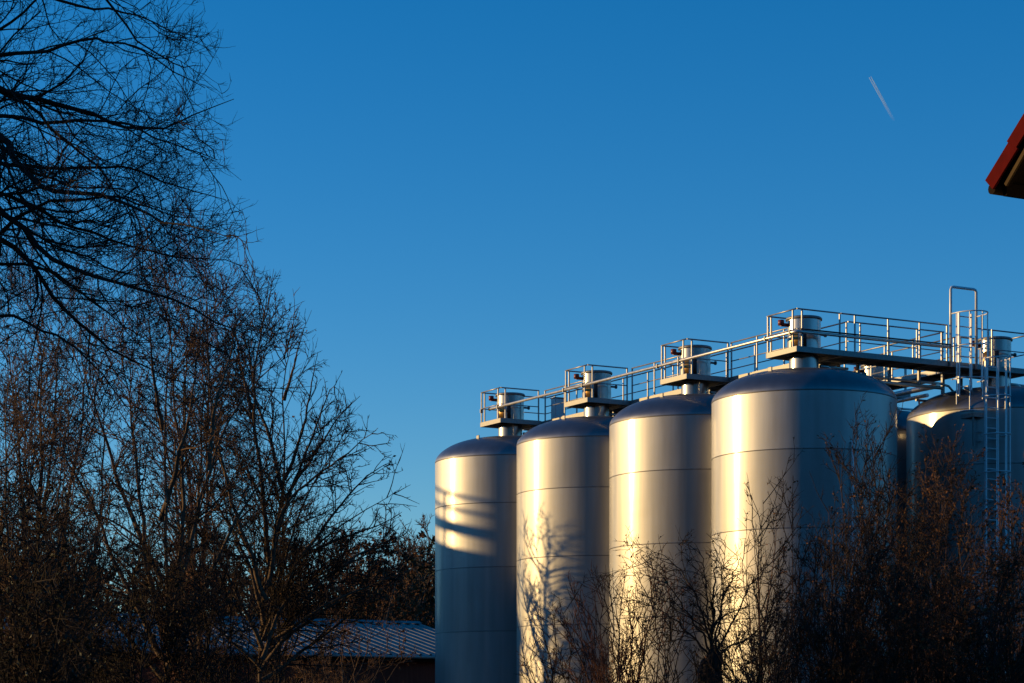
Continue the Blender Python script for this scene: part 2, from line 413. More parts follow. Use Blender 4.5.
# conduit along the railings
cd = thing('conduit_pipe', 'long bright conduit pipe fixed along the outer railings of all four platforms', 'pipe', G(0, 0), ANG)
ZC = 12.44
MB().tube([(-.80, 3 * STEP + .05, ZC), (-.80, -.60, ZC), (-.78, -.69, ZC), (-.70, -.735, ZC), (-.6, -.74, ZC), (LX0 - .05, -.74, ZC)], .042, 10).build('pipe', M['conduit'], cd)
MB().tube([(-.70, -.80, ZC + .06), (LX0 - .05, -.80, ZC + .06)], .022, 8).build('cable', M['black'], cd)
MB().tube([(-.80, 3 * STEP + .05, ZC), (-.80, 3 * STEP + .11, ZC)], .055, 12).build('end_cap', M['black'], cd)
for i in range(4):
    for dy in (-.50, .64):
        MB().box(-.86, -.765, i * STEP + dy - .02, i * STEP + dy + .02, ZC - .06, ZC + .06).build('bracket', M['galv'], cd)
for i in range(3):
    for k in (1, 2):
        yy = i * STEP + .7 + k * 1.33
        MB().tube([(-.80, yy, ZC - .01), (-.80, yy, 11.45 if k == 0 else 11.5)], .018, 8)\
            .build('strut', M['rail'], cd) if False else None

# control cabinet on the far end of the walkway
cb = thing('control_cabinet', 'pale control cabinet standing on the walkway beside the leftmost drum', 'cabinet', G(1.28, 15.35, ZP1 - .03), ANG)
MB().box(-.2, .2, -.14, .14, .05, .78, .015).build('housing', M['cabinet'], cb)
MB().box(-.17, .17, -.155, -.142, .09, .74, .004).build('door', M['cabinet'], cb)
MB().box(-.23, .23, -.18, .16, .782, .81, .004).build('hood', M['galv'], cb)
MB().box(-.18, .18, -.12, .12, 0, .048).build('plinth', M['black'], cb)

# caged ladders
def caged_ladder(label, x0, x1, yb, ztop, zbot, zcage, arch=None, cage=True):
    t = thing('caged_ladder', label, 'ladder', G(0, 0), ANG, 'caged ladders')
    xm = (x0 + x1) / 2; r = (x1 - x0) / 2
    la, lb = xm - .22, xm + .22
    for x in (la, lb):
        MB().box(x - .022, x + .022, yb - .03, yb + .03, zbot, ztop, .004).build('stringer', M['ladder'], t)
    z = zbot + .25
    while z < ztop - .1:
        MB().tube([(la, yb, z), (lb, yb, z)], .018, 6).build('rung', M['ladder'], t); z += .28
    def hoop(z):
        pts = [(xm - r, yb + .02, z)] + [(xm - r * math.cos(a), yb - .18 - (r * 1.25) * math.sin(a), z) for a in [math.pi * k / 14 for k in range(15)]] + [(xm + r, yb + .02, z)]
        m = MB(); m.tube(pts, .018, 6)
        m.build('cage_hoop', M['ladder'], t)
    z = zcage
    hs = []
    while z < ztop: hs.append(z); z += (ztop - .05 - zcage) / max(1, round((ztop - .05 - zcage) / 1.05)) or 9
    for z in hs: hoop(z)
    for a in (0, .25, .5, .75, 1):
        aa = math.pi * a
        xx, yy = xm - (r - .012) * math.cos(aa), yb - .18 - (r * 1.25 - .012) * math.sin(aa)
        MB().box(xx - .017, xx + .017, yy - .006, yy + .006, zcage - .02, ztop - .03).build('cage_bar', M['ladder'], t)
    if arch:
        m = MB(); m.tube([(x0, yb + .06, arch[0]), (x0, yb + .06, arch[1] - .08), (x0 + .03, yb + .06, arch[1] - .02), (x0 + .09, yb + .06, arch[1]),
                          (x1 - .09, yb + .06, arch[1]), (x1 - .03, yb + .06, arch[1] - .02), (x1, yb + .06, arch[1] - .08), (x1, yb + .06, arch[0])], .04, 10)
        m.build('entry_arch', M['ladder'], t)
    return t
caged_ladder('short caged ladder with a tall entry arch at the end of the crosswalk', LX0, LX1, -.80, 13.42, 10.55, 10.62, (11.9, 14.13))
caged_ladder('long caged ladder running down the shaded tank into the brown shrubs', 4.55, 5.25, -1.98, 12.0, .3, 2.6)
lp = thing('rest_platform', 'small steel rest landing between the two caged ladders', 'platform', G(0, 0), ANG)
MB().box(4.55, 5.2, -1.66, -.86, 10.44, 10.50).build('plate', M['grate'], lp)
MB().box(4.52, 5.23, -1.69, -1.662, 10.40, 10.52).box(4.52, 4.548, -1.66, -.86, 10.40, 10.52).build('edge_beam', M['galv'], lp)
for x in (4.56, 5.18): MB().box(x - .02, x + .02, -1.64, -1.60, 9.6, 10.40).build('bracket', M['galv'], lp)
for z in (9.75, 10.0): MB().tube([(4.56, -1.62, z), (5.18, -1.62, z)], .012, 6).build('brace', M['rail'], lp)

# lower stair landing among the shrubs
sl_ = thing('access_landing', 'low railed steel landing half hidden in the shrubs under the long ladder', 'platform', G(3.6, -2.5, 0), ANG)
MB().box(-.9, .8, -.5, .5, 4.9, 4.98).build('plate', M['grate'], sl_)
for x in (-.88, .78):
    for y_ in (-.48, .48): MB().box(x - .03, x + .03, y_ - .03, y_ + .03, .12, 6.0).build('post', M['rail'], sl_)
for z in (6.0, 5.5):
    for y_ in (-.48, .48): MB().tube([(-.88, y_, z), (.78, y_, z)], .02, 8).build('top_rail', M['rail'], sl_)

# ------------------------------------------------------------------ shed with the ribbed roof (left of the tanks)
def shed():
    ox, oy, _ = at(433, 656, 83); ze = EYE + (HY - 656) / F * 83
    t = thing('storage_shed', 'low shed with ribbed grey metal roof and dark red board wall', 'shed', (ox, oy, 0), ANG)
    L0, L1, run = -17.0, 3.0, 7.0; rise = run * .20
    m = MB()
    # ribbed sheet, front slope (towards -y) and back slope
    n = int((L1 - L0) / .40)
    prof = []
    for i in range(n):
        x = L0 + i * .40
        prof += [(x, 0), (x + .26, 0), (x + .29, .05), (x + .37, .05)]
    prof.append((L1, 0))
    for (y0, z0, y1, z1) in ((-.35, ze, run, ze + rise + .10), (2 * run + .35, ze, run, ze + rise + .10)):
        a = [m.bm.verts.new((x, y0, z0 + h)) for x, h in prof]; b = [m.bm.verts.new((x, y1, z1 + h)) for x, h in prof]
        for k in range(len(prof) - 1): m.bm.faces.new((a[k], a[k + 1], b[k + 1], b[k]))
    ro = m.build('roof', M['roofsheet'], t)
    MB().prism([(-.22, -.03), (0, .07), (.22, -.03), (0, .05)], (0, 1, 0), (0, 0, 1), (L0 - .02, run, ze + rise + .15), (L1 - L0 + .04, 0, 0)).build('ridge_cap', M['galv'], ro)
    MB().box(L0, L1, 0, .15, .1, ze - .02).box(L0, L1, 2 * run - .15, 2 * run, .1, ze - .02).box(L0, L0 + .15, .152, 2 * run - .152, .1, ze - .02).box(L1 - .15, L1, .152, 2 * run - .152, .1, ze - .02).build('wall', M['redwall'], t)
    MB().tube([(L0, -.42, ze - .06), (L1, -.42, ze - .06)], .06, 10).build('gutter', M['galv'], ro)
    MB().box(L0, L1, -.30, -.27, ze - .22, ze - .035).build('fascia_board', M['timber'], ro)
    for x in (-14, -10, -6, -2):
        f = MB().box(x - .6, x + .6, -.03, -.002, 1.4, 2.7).build('window', M['timber'], t)
        MB().box(x - .52, x + .52, -.042, -.032, 1.48, 2.62).build('pane', M['glass'], f)
shed()

# ------------------------------------------------------------------ tiled house corner (upper right)
def house():
    C = Vector(at(995, 186, 17)); e = Vector((.87, .493, 0)).normalized(); g = Vector((.493, -.87, 0)).normalized(); up = Vector((0, 0, 1))
    t = thing('tiled_house', 'house corner with red clay tiles on its steep verge, jutting in at the upper right', 'house', (C.x, C.y, 0), 0)
    mw = Matrix.Translation(t.location).inverted()
    def part(mb, name, m, par=t):
        bmesh.ops.transform(mb.bm, matrix=mw, verts=mb.bm.verts)
        return mb.build(name, m, par)
    W, LEN, P = 7.6, 9.0, math.tan(R(45))
    H = W / 2 * P
    # tile courses: stepped along the slope, each course a slab, overlapping
    s_dir = (g + up * P).normalized(); nrm = (up - s_dir * up.dot(s_dir)).normalized()
    slope = W / 2 / g.dot(s_dir)
    for side in (0, 1):
        m = MB()
        ncs = int(slope / .335) + 1
        for k in range(ncs):
            if side == 0: o_, sd_, nn = C, s_dir, nrm
            else:
                sd_ = (-g + up * P).normalized(); nn = (up - sd_ * up.dot(sd_)).normalized(); o_ = C + g * W
            a = o_ + sd_ * (k * .335 - .02) + nn * .05
            for j in range(40):
                ex = e * (j * .225)
                arc = [(0, 0), (.225, 0), (.225, .028), (.17, .058), (.11, .062), (.05, .035), (0, .028)]
                m.prism([(x, h) for x, h in arc], e, nn, a + ex + nn * .020, sd_ * .36 - nn * .020)
                if j == 0: m.prism([(-.022, -.085), (-.002, -.085), (-.002, .03), (-.022, .03)], e, nn, a + nn * .020, sd_ * .36 - nn * .020)
                if j > 10 and side: break
        part(m, 'roof', M['tile']) if side == 0 else part(m, 'roof', M['tile'])
    for side in (0, 1):
        sd_ = s_dir if side == 0 else (-g + up * P).normalized(); nn = nrm if side == 0 else (up - sd_ * up.dot(sd_)).normalized()
        o_ = C if side == 0 else C + g * W
        m = MB(); m.prism([(0.02, 0), (slope, 0), (slope, -.13), (0.08, -.13)], sd_, nn, o_ + e * .03 + nn * .045, e * .035)
        part(m, 'bargeboard', M['timber'])
        m = MB(); m.prism([(.06, 0), (slope, 0), (slope, -.03), (.06, -.03)], sd_, nn, o_ + e * .012 + nn * -.06, e * .017)
        part(m, 'verge_batten', M['batten'])
        m = MB(); m.prism([(0, 0), (slope, 0), (slope, -.03), (0, -.03)], sd_, nn, o_ + e * .067 + nn * .04, e * (LEN - .1))
        part(m, 'soffit', M['timber'])
    # gutter and eave fascia
    m = MB(); m.tube([C - g * .035 + e * .0 - up * .012, C - g * .035 + e * LEN - up * .012], .042, 12)
    part(m, 'gutter', M['timber'])
    m = MB(); m.prism([(0, -.07), (.04, -.07), (.04, .02), (0, .02)], g, up, C + e * .07 + g * .01, e * (LEN - .2))
    part(m, 'fascia_board', M['timber'])
    ov = .5
    m = MB(); m.prism([(ov, -C.z), (W - ov, -C.z), (W - ov, ov * P - .12), (W / 2, H - .12), (ov, ov * P - .12)], g, up, C + e * .55, e * (LEN - 1.1))
    part(m, 'wall', M['plaster'])
    for k in (2.2, 5.0):
        for z in (1.2, 3.6):
            m = MB(); m.prism([(k, z), (k + .95, z), (k + .95, z + 1.25), (k, z + 1.25)], g, up, C + e * .545 - up * C.z, e * -.03)
            f = part(m, 'window', M['batten'])
            m = MB(); m.prism([(k + .07, z + .07), (k + .88, z + .07), (k + .88, z + 1.18), (k + .07, z + 1.18)], g, up, C + e * .513 - up * C.z, e * -.012)
            part(m, 'pane', M['glass'], f)
house()

# ------------------------------------------------------------------ unseen buildings added beyond the left edge to shade the foreground tree and the first tank
def hall(name, label, x0, x1, y0, y1, h, bays, slope=0):
    t = thing(name, label, 'building', ((x0 + x1) / 2, (y0 + y1) / 2, 0), 0)
    cx, cy = (x0 + x1) / 2, (y0 + y1) / 2
    a, b = (x1 - x0) / 2, (y1 - y0) / 2
    MB().box(-a, a, -b, b, 0, h).build('wall', M['hallwall'], t)
    if slope: MB().prism([(-b - .1, h + .003), (b + .1, h + .003), (b + .1, h + .5 + slope * 2 * b), (-b - .1, h + .5)], (0, 1, 0), (0, 0, 1), (-a - .1, 0, 0), (2 * a + .2, 0, 0)).build('roof', M['concrete'], t)
    else: MB().box(-a - .1, a + .1, -b - .1, b + .1, h + .003, h + .35, .02).build('parapet', M['concrete'], t)
    for i in range(bays):
        yy = -b + (i + .5) * 2 * b / bays
        f = MB().box(a + .002, a + .06, yy - .9, yy + .9, 2, 4.2).build('window', M['concrete'], t)
        MB().box(a + .062, a + .07, yy - .8, yy + .8, 2.1, 4.1).build('pane', M['glass'], f)
    return t
HB = hall('unseen_shade_hall', 'unseen grey hall added beyond the left edge to shade the large bare tree', -36, -29, 23.8, 31.0, 13.0, 2)  # unseen block added to keep the sun off the foreground tree
hb = hall('unseen_shadow_building', 'unseen grey building with roof rails, shaped to shadow the tank farthest left', -40, -26, 77.6, 82.4, 10.85, 2, .21)  # unseen; sloping roof shaped to throw the shadow edge on the first tank
for z0, z1 in ((12.40, 12.78), (13.14, 13.26), (13.60, 13.72)):  # bars placed and tilted to cast the stripes on the first tank
    sl0 = .21 * (-2.5 - .4); sl1 = .21 * (2.5 - .4)
    MB().prism([(-2.5, z0 + sl0), (2.5, z0 + sl1), (2.5, z1 + sl1), (-2.5, z1 + sl0)], (0, 1, 0), (0, 0, 1), (6.95, 0, 0), (.1, 0, 0)).build('shadow_rail', M['galv'], hb)
for y_ in (-2.4, -.8, .8, 2.4): MB().box(6.85, 6.948, y_ - .05, y_ + .05, 11.2 + .21 * (y_ + 2.4), 13.62 + .21 * (y_ - .4)).build('shadow_rail_post', M['galv'], hb)

# ------------------------------------------------------------------ trees
def norm(a): return a / np.maximum(np.linalg.norm(a, axis=-1, keepdims=True), 1e-9)
Zu = np.array([0, 0, 1.0])

def grow(P0, D0, L, R0, n, wob, up, tip=.25):
    """vectorised random-walk branches: returns points (N,n,3) and radii (N,n)"""
    N = len(P0); pts = np.empty((N, n, 3)); pts[:, 0] = P0; d = norm(D0.copy()); st = (L / (n - 1))[:, None]
    for i in range(1, n):
        d = norm(d + rng.normal(0, wob, (N, 3)) + Zu * up)
        pts[:, i] = pts[:, i - 1] + d * st
    t = np.linspace(0, 1, n)[None]
    rad = R0[:, None] * (1 - (1 - tip) * t)
    return pts, rad

def sprout(pts, rad, L, per_m, tmin, tmax, ang, angsd, lf, lsd, rf, flat=0, minr=.0022, taperlen=.6, cap=None):
    """children along branches: count from the branch length"""
    N, n, _ = pts.shape
    cnt = rng.poisson(np.maximum(per_m * L, .05)); idx = np.repeat(np.arange(N), cnt); K = len(idx)
    t = tmin + (tmax - tmin) * rng.random(K); f = t * (n - 1); i0 = np.minimum(f.astype(int), n - 2); fr = (f - i0)[:, None]
    P = pts[idx, i0] * (1 - fr) + pts[idx, i0 + 1] * fr
    T = norm(pts[idx, i0 + 1] - pts[idx, i0])
    rr = rad[idx, i0] * (1 - fr[:, 0]) + rad[idx, i0 + 1] * fr[:, 0]
    a = rng.normal(ang, angsd, K); rv = rng.normal(0, 1, (K, 3)); rv[:, 2] *= (1 - flat)
    side = norm(rv - T * np.sum(rv * T, -1, keepdims=True))
    D = T * np.cos(a)[:, None] + side * np.sin(a)[:, None]
    l = L[idx] * lf * (1 - taperlen * t) * np.exp(rng.normal(0, lsd, K))
    if cap: l = np.minimum(l, cap)
    r = np.maximum(np.minimum(rr * rf, .02 * l + .001), minr)
    return P, D, l, r

def resample(poly, n):
    p = np.array(poly, float); s = np.r_[0, np.cumsum(np.linalg.norm(np.diff(p, axis=0), axis=1))]
    q = np.linspace(0, s[-1], n)
    # smooth interpolation
    out = np.stack([np.interp(q, s, p[:, k]) for k in range(3)], 1)
    for _ in range(2): out[1:-1] = .25 * out[:-2] + .5 * out[1:-1] + .25 * out[2:]
    return out, s[-1]

def tubes(sets):
    """sets: list of (pts (N,n,3), rad (N,n), sides) -> one mesh"""
    V, Q = [], []; off = 0
    for pts, rad, s in sets:
        N, n, _ = pts.shape
        if N == 0: continue
        T = np.empty_like(pts); T[:, 1:-1] = pts[:, 2:] - pts[:, :-2]; T[:, 0] = pts[:, 1] - pts[:, 0]; T[:, -1] = pts[:, -1] - pts[:, -2]
        T = norm(T)
        ref = np.where(np.abs(T[:, :1, 2:3]) > .85, np.array([1.0, 0, 0]), np.array([0, 0, 1.0]))
        A = norm(np.cross(T, np.broadcast_to(ref, T.shape))); B = np.cross(T, A)
        th = 2 * np.pi * np.arange(s) / s
        v = pts[:, :, None] + rad[:, :, None, None] * (A[:, :, None] * np.cos(th)[None, None, :, None] + B[:, :, None] * np.sin(th)[None, None, :, None])
        V.append(v.reshape(-1, 3))
        b = off + (np.arange(N) * n * s)[:, None, None] + (np.arange(n - 1) * s)[None, :, None]
        k = np.arange(s)[None, None]; k2 = (k + 1) % s
        q = np.stack([b + k, b + k2, b + s + k2, b + s + k], -1).reshape(-1, 4); Q.append(q)
        off += N * n * s
    return np.concatenate(V), np.concatenate(Q)

def np_mesh(name, V, Q, smooth=True):
    me = bpy.data.meshes.new(name); k = Q.shape[1]
    me.vertices.add(len(V)); me.vertices.foreach_set('co', V.astype(np.float32).ravel())
    me.loops.add(Q.size); me.loops.foreach_set('vertex_index', Q.astype(np.int32).ravel())
    me.polygons.add(len(Q)); me.polygons.foreach_set('loop_start', (np.arange(len(Q)) * k).astype(np.int32))
    me.polygons.foreach_set('use_smooth', np.full(len(Q), smooth))
    me.update(); me.validate(); return me

def leaves(P, D, size):
    """pointed leaf: two folded triangles-quads around a midrib"""
    K = len(P); d = norm(D + rng.normal(0, .6, (K, 3)) - Zu * .3); s = size * np.exp(rng.normal(0, .3, K))[:, None]
    side = norm(np.cross(d, rng.normal(0, 1, (K, 3)))); nn = np.cross(d, side)
    a = P; b = P + d * s * .45 + side * s * .28 + nn * s * .1; c = P + d * s + nn * s * rng.normal(0, .12, (K, 1)); e = P + d * s * .45 - side * s * .28 + nn * s * .1
    V = np.stack([a, b, c, e], 1).reshape(-1, 3); i = (np.arange(K) * 4)[:, None]
    Q = np.concatenate([i + np.array([[0, 1, 2]]), i + np.array([[0, 2, 3]])])
    return V, Q

BUDGET = {}
def tree(name, label, cat, group, stems, levels, bark='bark_dark', twig='twig', nleaf=0, leaf_size=.06, leaf_mat='leaf', bound=None, trunk_names=None, wig=.0035):
    """stems: list of (polyline xyz, r0, r1). levels: list of dicts for each order of branching."""
    base = np.array(stems[0][0][0], float)
    t = thing(name, label, cat, tuple(base), 0, group)
    cur_p, cur_r, cur_L = [], [], []
    for k, (poly, r0, r1, *pw) in enumerate(stems):
        n = 20; p, L = resample(poly, n)
        j = rng.normal(0, 1, (n, 3)); j = np.cumsum(j, 0); j -= np.linspace(0, 1, n)[:, None] * j[-1]; j[0] = 0
        p = p + j * L * wig * (1.0 if k else .6)
        rad = r0 + (r1 - r0) * np.linspace(0, 1, n) ** (pw[0] if pw else .8)
        cur_p.append(p); cur_r.append(rad); cur_L.append(L)
        V, Q = tubes([(p[None] - base, rad[None], 9)])
        o = mesh_obj('trunk' if k == 0 else ('limb' if trunk_names is None else trunk_names), np_mesh('trunk', V, Q), M[bark], t)
    pts, rad, L = np.array(cur_p), np.array(cur_r), np.array(cur_L)
    sets = []; allp = []
    src = [(pts, rad, L)]
    for li, lv in enumerate(levels):
        P, D, l, r = [], [], [], []
        for (a, b, c) in (src if lv.get('all') else src[-1:]):
            x = sprout(a, b, c, lv['n'], lv.get('t0', .2), 1, lv.get('ang', .8), lv.get('sd', .2), lv['lf'], lv.get('lsd', .25), lv.get('rf', .6), lv.get('flat', 0), lv.get('minr', .003), lv.get('tl', .55), lv.get('cap'))
            P.append(x[0]); D.append(x[1]); l.append(x[2]); r.append(x[3])
        P, D, l, r = map(np.concatenate, (P, D, l, r))
        if lv.get('dir') is not None: D = norm(D + np.array(lv['dir']))
        p, q = grow(P, D, l, r, lv.get('pts', 5), lv.get('wob', .12), lv.get('up', .05), lv.get('tip', .3))
        if bound is not None:
            tipx = CX + p[:, -1, 0] / p[:, -1, 1] * F; tipy = HY - (p[:, -1, 2] - EYE) / p[:, -1, 1] * F
            keep = (tipx < np.interp(tipy, bound[0], bound[1]) + rng.normal(0, 9, len(tipx))) if len(bound) == 2 else bound(tipx, tipy)
            p, q, l = p[keep], q[keep], l[keep]
        sets.append((p - base, q, lv.get('sides', 4 if li == 0 else 3)))
        src.append((p, q, l))
    V, Q = tubes(sets)
    mesh_obj('crown', np_mesh('crown', V, Q), M[twig], t)
    if nleaf:
        p, q, l = src[-1]
        idx = rng.integers(0, len(p), nleaf); f = rng.random(nleaf) * (p.shape[1] - 1); i0 = np.minimum(f.astype(int), p.shape[1] - 2); fr = (f - i0)[:, None]
        Pp = p[idx, i0] * (1 - fr) + p[idx, i0 + 1] * fr; Dd = norm(p[idx, i0 + 1] - p[idx, i0])
        V2, Q2 = leaves(Pp - base, Dd, leaf_size); mesh_obj('foliage', np_mesh('foliage', V2, Q2, False), M[leaf_mat], t)
        BUDGET[label] = (len(Q), len(Q2))
    else: BUDGET[label] = (len(Q), 0)
    return t

def stem(D, pix, r0, r1, zig=.4):
    """polyline through picture points at depth about D, wandering in depth"""
    d = D; out = []
    for i, (px, py) in enumerate(pix):
        out.append(at(px, py, d)); d += rng.normal(0, zig)
    return (out, r0, r1)

# --- the spreading foreground tree, trunk outside the left edge
DA = 21.0
def ground_y(D): return HY + EYE / D * F
bx = -110
lim = [
    [(bx, 60 + 0), (-50, 78), (0, 83), (45, 99), (90, 114), (130, 133), (152, 130), (175, 122), (205, 111), (234, 99)],
    [(bx, 150), (-40, 118), (0, 117), (40, 122), (80, 125), (115, 129), (150, 137), (180, 148), (218, 160)],
    [(bx, 200), (-50, 128), (-8, 118), (4, 140), (20, 168), (48, 189), (85, 192), (115, 193), (140, 212), (165, 231), (188, 237), (232, 238)],
    [(bx, 330), (-50, 270), (0, 220), (20, 207), (45, 200), (75, 197), (105, 191), (130, 196), (158, 214), (200, 218)],
    [(bx, 260), (-60, 205), (-20, 198), (0, 207), (20, 228), (42, 256), (70, 276), (120, 290), (160, 300), (205, 316), (235, 332), (258, 342)],
    [(bx, 290), (-60, 230), (-10, 225), (20, 240), (45, 270), (62, 300), (85, 330), (120, 352), (150, 372), (190, 385)],
    [(bx, -30), (-40, -20), (20, -12), (55, 3), (80, 13), (115, 14), (138, 16), (160, 30), (185, 38), (205, 37)],
    [(bx, -80), (-30, -70), (40, -50), (90, -30), (120, 10), (140, 38), (170, 58), (190, 64), (203, 66)],
    [(bx, 40), (-40, 75), (0, 84), (40, 98), (60, 120), (85, 150), (105, 166), (120, 182), (124, 200), (150, 262)],
    [(bx, 100), (-60, 60), (-20, 40), (10, 30), (32, 10), (60, -20), (95, -60)],
    [(bx, 10), (-70, -60), (-30, -130), (0, -200), (30, -260)],
    [(bx, -90), (-130, -160), (-170, -240), (-200, -300)],
    [(bx, 40), (-170, 0), (-240, -20), (-330, -20)],
    [(bx, 420), (-60, 330), (-20, 300), (0, 298), (40, 322), (80, 345), (110, 380), (140, 420)],
    [(bx, 360), (-60, 285), (-10, 262), (30, 262), (70, 280), (100, 310), (130, 330), (150, 342)],
    [(bx, 180), (-50, 150), (0, 165), (40, 178), (90, 170), (140, 172), (185, 186), (226, 200)],
    [(bx, 230), (-50, 190), (0, 188), (50, 215), (100, 226), (150, 250), (200, 262), (248, 268)],
    [(bx, 20), (-45, 50), (0, 45), (40, 52), (80, 40), (100, 28), (150, 48), (180, 75), (205, 88)],
]
trunkA = [at(bx - 10, ground_y(DA), DA), at(bx - 6, 500, DA), at(bx, 300, DA), at(bx, 150, DA), at(bx - 5, 0, DA), at(bx + 5, -140, DA), at(bx, -320, DA)]
stemsA = [(trunkA, .30, .05)]
for k, l in enumerate(lim):
    d = DA; out = []
    drift = rng.uniform(-.28, .28)
    for i, (px, py) in enumerate(l):
        out.append(at(px, py, d)); d += drift + rng.normal(0, .12)
    stemsA.append((out, (.046 if k in (2, 4, 5, 0) else .030), .003))
bA = ([-400, -40, 0, 20, 35, 60, 80, 95, 130, 165, 200, 240, 265, 300, 350, 500], [225, 220, 217, 222, 232, 222, 242, 252, 247, 238, 248, 266, 272, 278, 290, 270])
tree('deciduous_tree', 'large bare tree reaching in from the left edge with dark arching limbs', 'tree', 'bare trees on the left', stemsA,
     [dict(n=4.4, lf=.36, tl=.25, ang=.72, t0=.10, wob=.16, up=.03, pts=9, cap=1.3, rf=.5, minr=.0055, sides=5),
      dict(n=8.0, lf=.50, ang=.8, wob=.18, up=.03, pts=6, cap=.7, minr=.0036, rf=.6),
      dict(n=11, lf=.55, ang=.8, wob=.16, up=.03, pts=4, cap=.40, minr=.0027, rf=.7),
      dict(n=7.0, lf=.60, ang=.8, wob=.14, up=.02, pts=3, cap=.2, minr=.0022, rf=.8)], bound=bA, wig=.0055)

# --- mid-distance multi-stem trees on the left
LV = lambda k=1.0, cap=1.5: [dict(n=3.4 * k, lf=.32, ang=.72, t0=.14, wob=.10, up=.035, pts=7, cap=cap, rf=.5, minr=.010, tl=.5),
      dict(n=6.0 * k, lf=.48, ang=.75, wob=.13, up=.05, pts=5, cap=.75, minr=.0075, rf=.6),
      dict(n=6.5 * k, lf=.55, ang=.75, wob=.13, up=.05, pts=3, cap=.42, minr=.0058, rf=.7),
      dict(n=2.0 * k, lf=.60, ang=.75, wob=.12, up=.04, pts=2, cap=.24, minr=.005, rf=.8)]
def multi(D, base, tips, r=(.085, .004), mid=.45, bow=.12):
    st = []
    for i, (tx, ty) in enumerate(tips):
        b0 = base + rng.normal(0, 4); gy = ground_y(D)
        pts = [(b0, gy)]
        for f in (.2, .4, .6, .8, 1.0):
            x = b0 + (tx - b0) * (f ** 1.25 if abs(tx - b0) < 150 else f ** .95) + rng.normal(0, 4 * (f < 1)); pts.append((x, gy + (ty - gy) * f))
        st.append(stem(D, pts, r[0] * rng.uniform(.7, 1.1), r[1], .45))
    return st
GL = 'bare trees on the left'
bB = ([0, 205, 235, 265, 300, 330, 365, 395, 430, 470, 500, 530, 560, 620, 800], [196, 214, 238, 282, 310, 322, 336, 356, 390, 402, 412, 416, 424, 428, 430])
def fan(D, lines, r=.058):
    """limbs drawn root to tip; all meet in the stool at the ground"""
    st = []
    for i, l in enumerate(lines):
        pts = [(l[0][0], ground_y(D))] + l if i == 0 else l
        L = math.hypot(l[-1][0] - l[0][0], l[-1][1] - l[0][1])
        st.append(stem(D + rng.normal(0, .25), pts, r * min(1, .45 + L / 700) * rng.uniform(.85, 1.1), .004, .35))
    return st
tree('deciduous_tree', 'bare multi-stemmed tree fanning out nearest the sky on the right of the left thicket', 'tree', GL,
     fan(40, [[(262, 690), (264, 620), (272, 555), (283, 490), (286, 440), (284, 390), (290, 335), (300, 312)],
              [(268, 585), (283, 507), (318, 474), (349, 452), (378, 428)], [(263, 640), (300, 556), (332, 533), (363, 511), (398, 490)],
              [(262, 670), (310, 590), (348, 562), (388, 540)], [(266, 600), (240, 520), (222, 450), (208, 380), (205, 330)],
              [(270, 565), (262, 480), (252, 410), (256, 350), (270, 275)], [(275, 540), (300, 470), (318, 420), (334, 380), (342, 396)],
              [(284, 480), (305, 420), (314, 370), (318, 352)], [(263, 650), (225, 570), (190, 520), (150, 490)], [(264, 625), (245, 560), (215, 505), (180, 440), (170, 400)],
              [(285, 500), (322, 445), (346, 410), (360, 396)], [(300, 556), (342, 500), (370, 470), (392, 462)], [(283, 490), (268, 430), (240, 370), (236, 300)],
              [(262, 680), (320, 640), (360, 610), (405, 590)], [(262, 670), (205, 620), (170, 590), (140, 585)], [(264, 640), (282, 560), (302, 500), (326, 455), (350, 425)], [(264, 620), (315, 577), (365, 551), (404, 533)], [(262, 650), (325, 604), (375, 583), (416, 566)], [(300, 556), (335, 540), (372, 528), (402, 512)], [(262, 660), (285, 600), (330, 575), (372, 552), (396, 525)],
              [(284, 400), (296, 360), (304, 330)], [(252, 410), (240, 370), (225, 330)], [(222, 450), (190, 410), (176, 370)], [(263, 655), (310, 620), (345, 600), (385, 578)]]), LV(1.45), 'bark_brown', 'twig', 2400, .038, 'leaf', bB)
tree('deciduous_tree', 'tall bare tree with a slender reddish spire above the thicket', 'tree', GL,
     multi(50, 190, [(203, 208), (190, 290), (215, 300), (165, 275), (225, 340), (150, 330)], (.10, .004)), LV(1.1, 1.2), 'bark_brown', 'twig_red', 0, .07, 'leaf', bB)
tree('deciduous_tree', 'bare multi-stemmed tree in the middle of the left thicket with brown lit stems', 'tree', GL,
     fan(38, [[(165, 690), (163, 620), (160, 540), (162, 450), (164, 390), (172, 310)], [(164, 640), (148, 560), (140, 470), (132, 400), (118, 330)],
              [(165, 650), (185, 560), (208, 470), (232, 410), (262, 370), (300, 350)], [(166, 670), (210, 575), (248, 500), (290, 450), (325, 425)],
              [(164, 660), (118, 560), (88, 490), (50, 440), (10, 420)], [(162, 580), (120, 490), (105, 430), (85, 370), (80, 320)], [(161, 520), (185, 440), (196, 380), (200, 320)],
              [(163, 430), (150, 370), (148, 300)], [(176, 600), (182, 500), (184, 420), (182, 350)], [(208, 470), (218, 400), (232, 350), (236, 310)], [(165, 680), (100, 600), (60, 560), (20, 540)]], .068), LV(1.0), 'bark_brown', 'twig_brown', 600, .036, 'leaf', bB)
tree('deciduous_tree', 'bare tree at the far left behind the arching limbs with rusty leaves', 'tree', GL,
     multi(44, 50, [(0, 300), (30, 270), (60, 290), (95, 310), (-40, 330), (110, 370), (20, 400)]), LV(1.1), 'bark_brown', 'twig_brown', 5000, .036, 'leaf', bB)
tree('deciduous_tree', 'bare slender tree rising at the left edge with pale brown stems', 'tree', GL,
     multi(34, 20, [(5, 380), (35, 400), (65, 420), (-30, 390), (85, 470), (110, 500)], (.065, .004)), LV(1.2, 1.2), 'bark_brown', 'twig_brown', 4000, .034, 'leaf', bB)
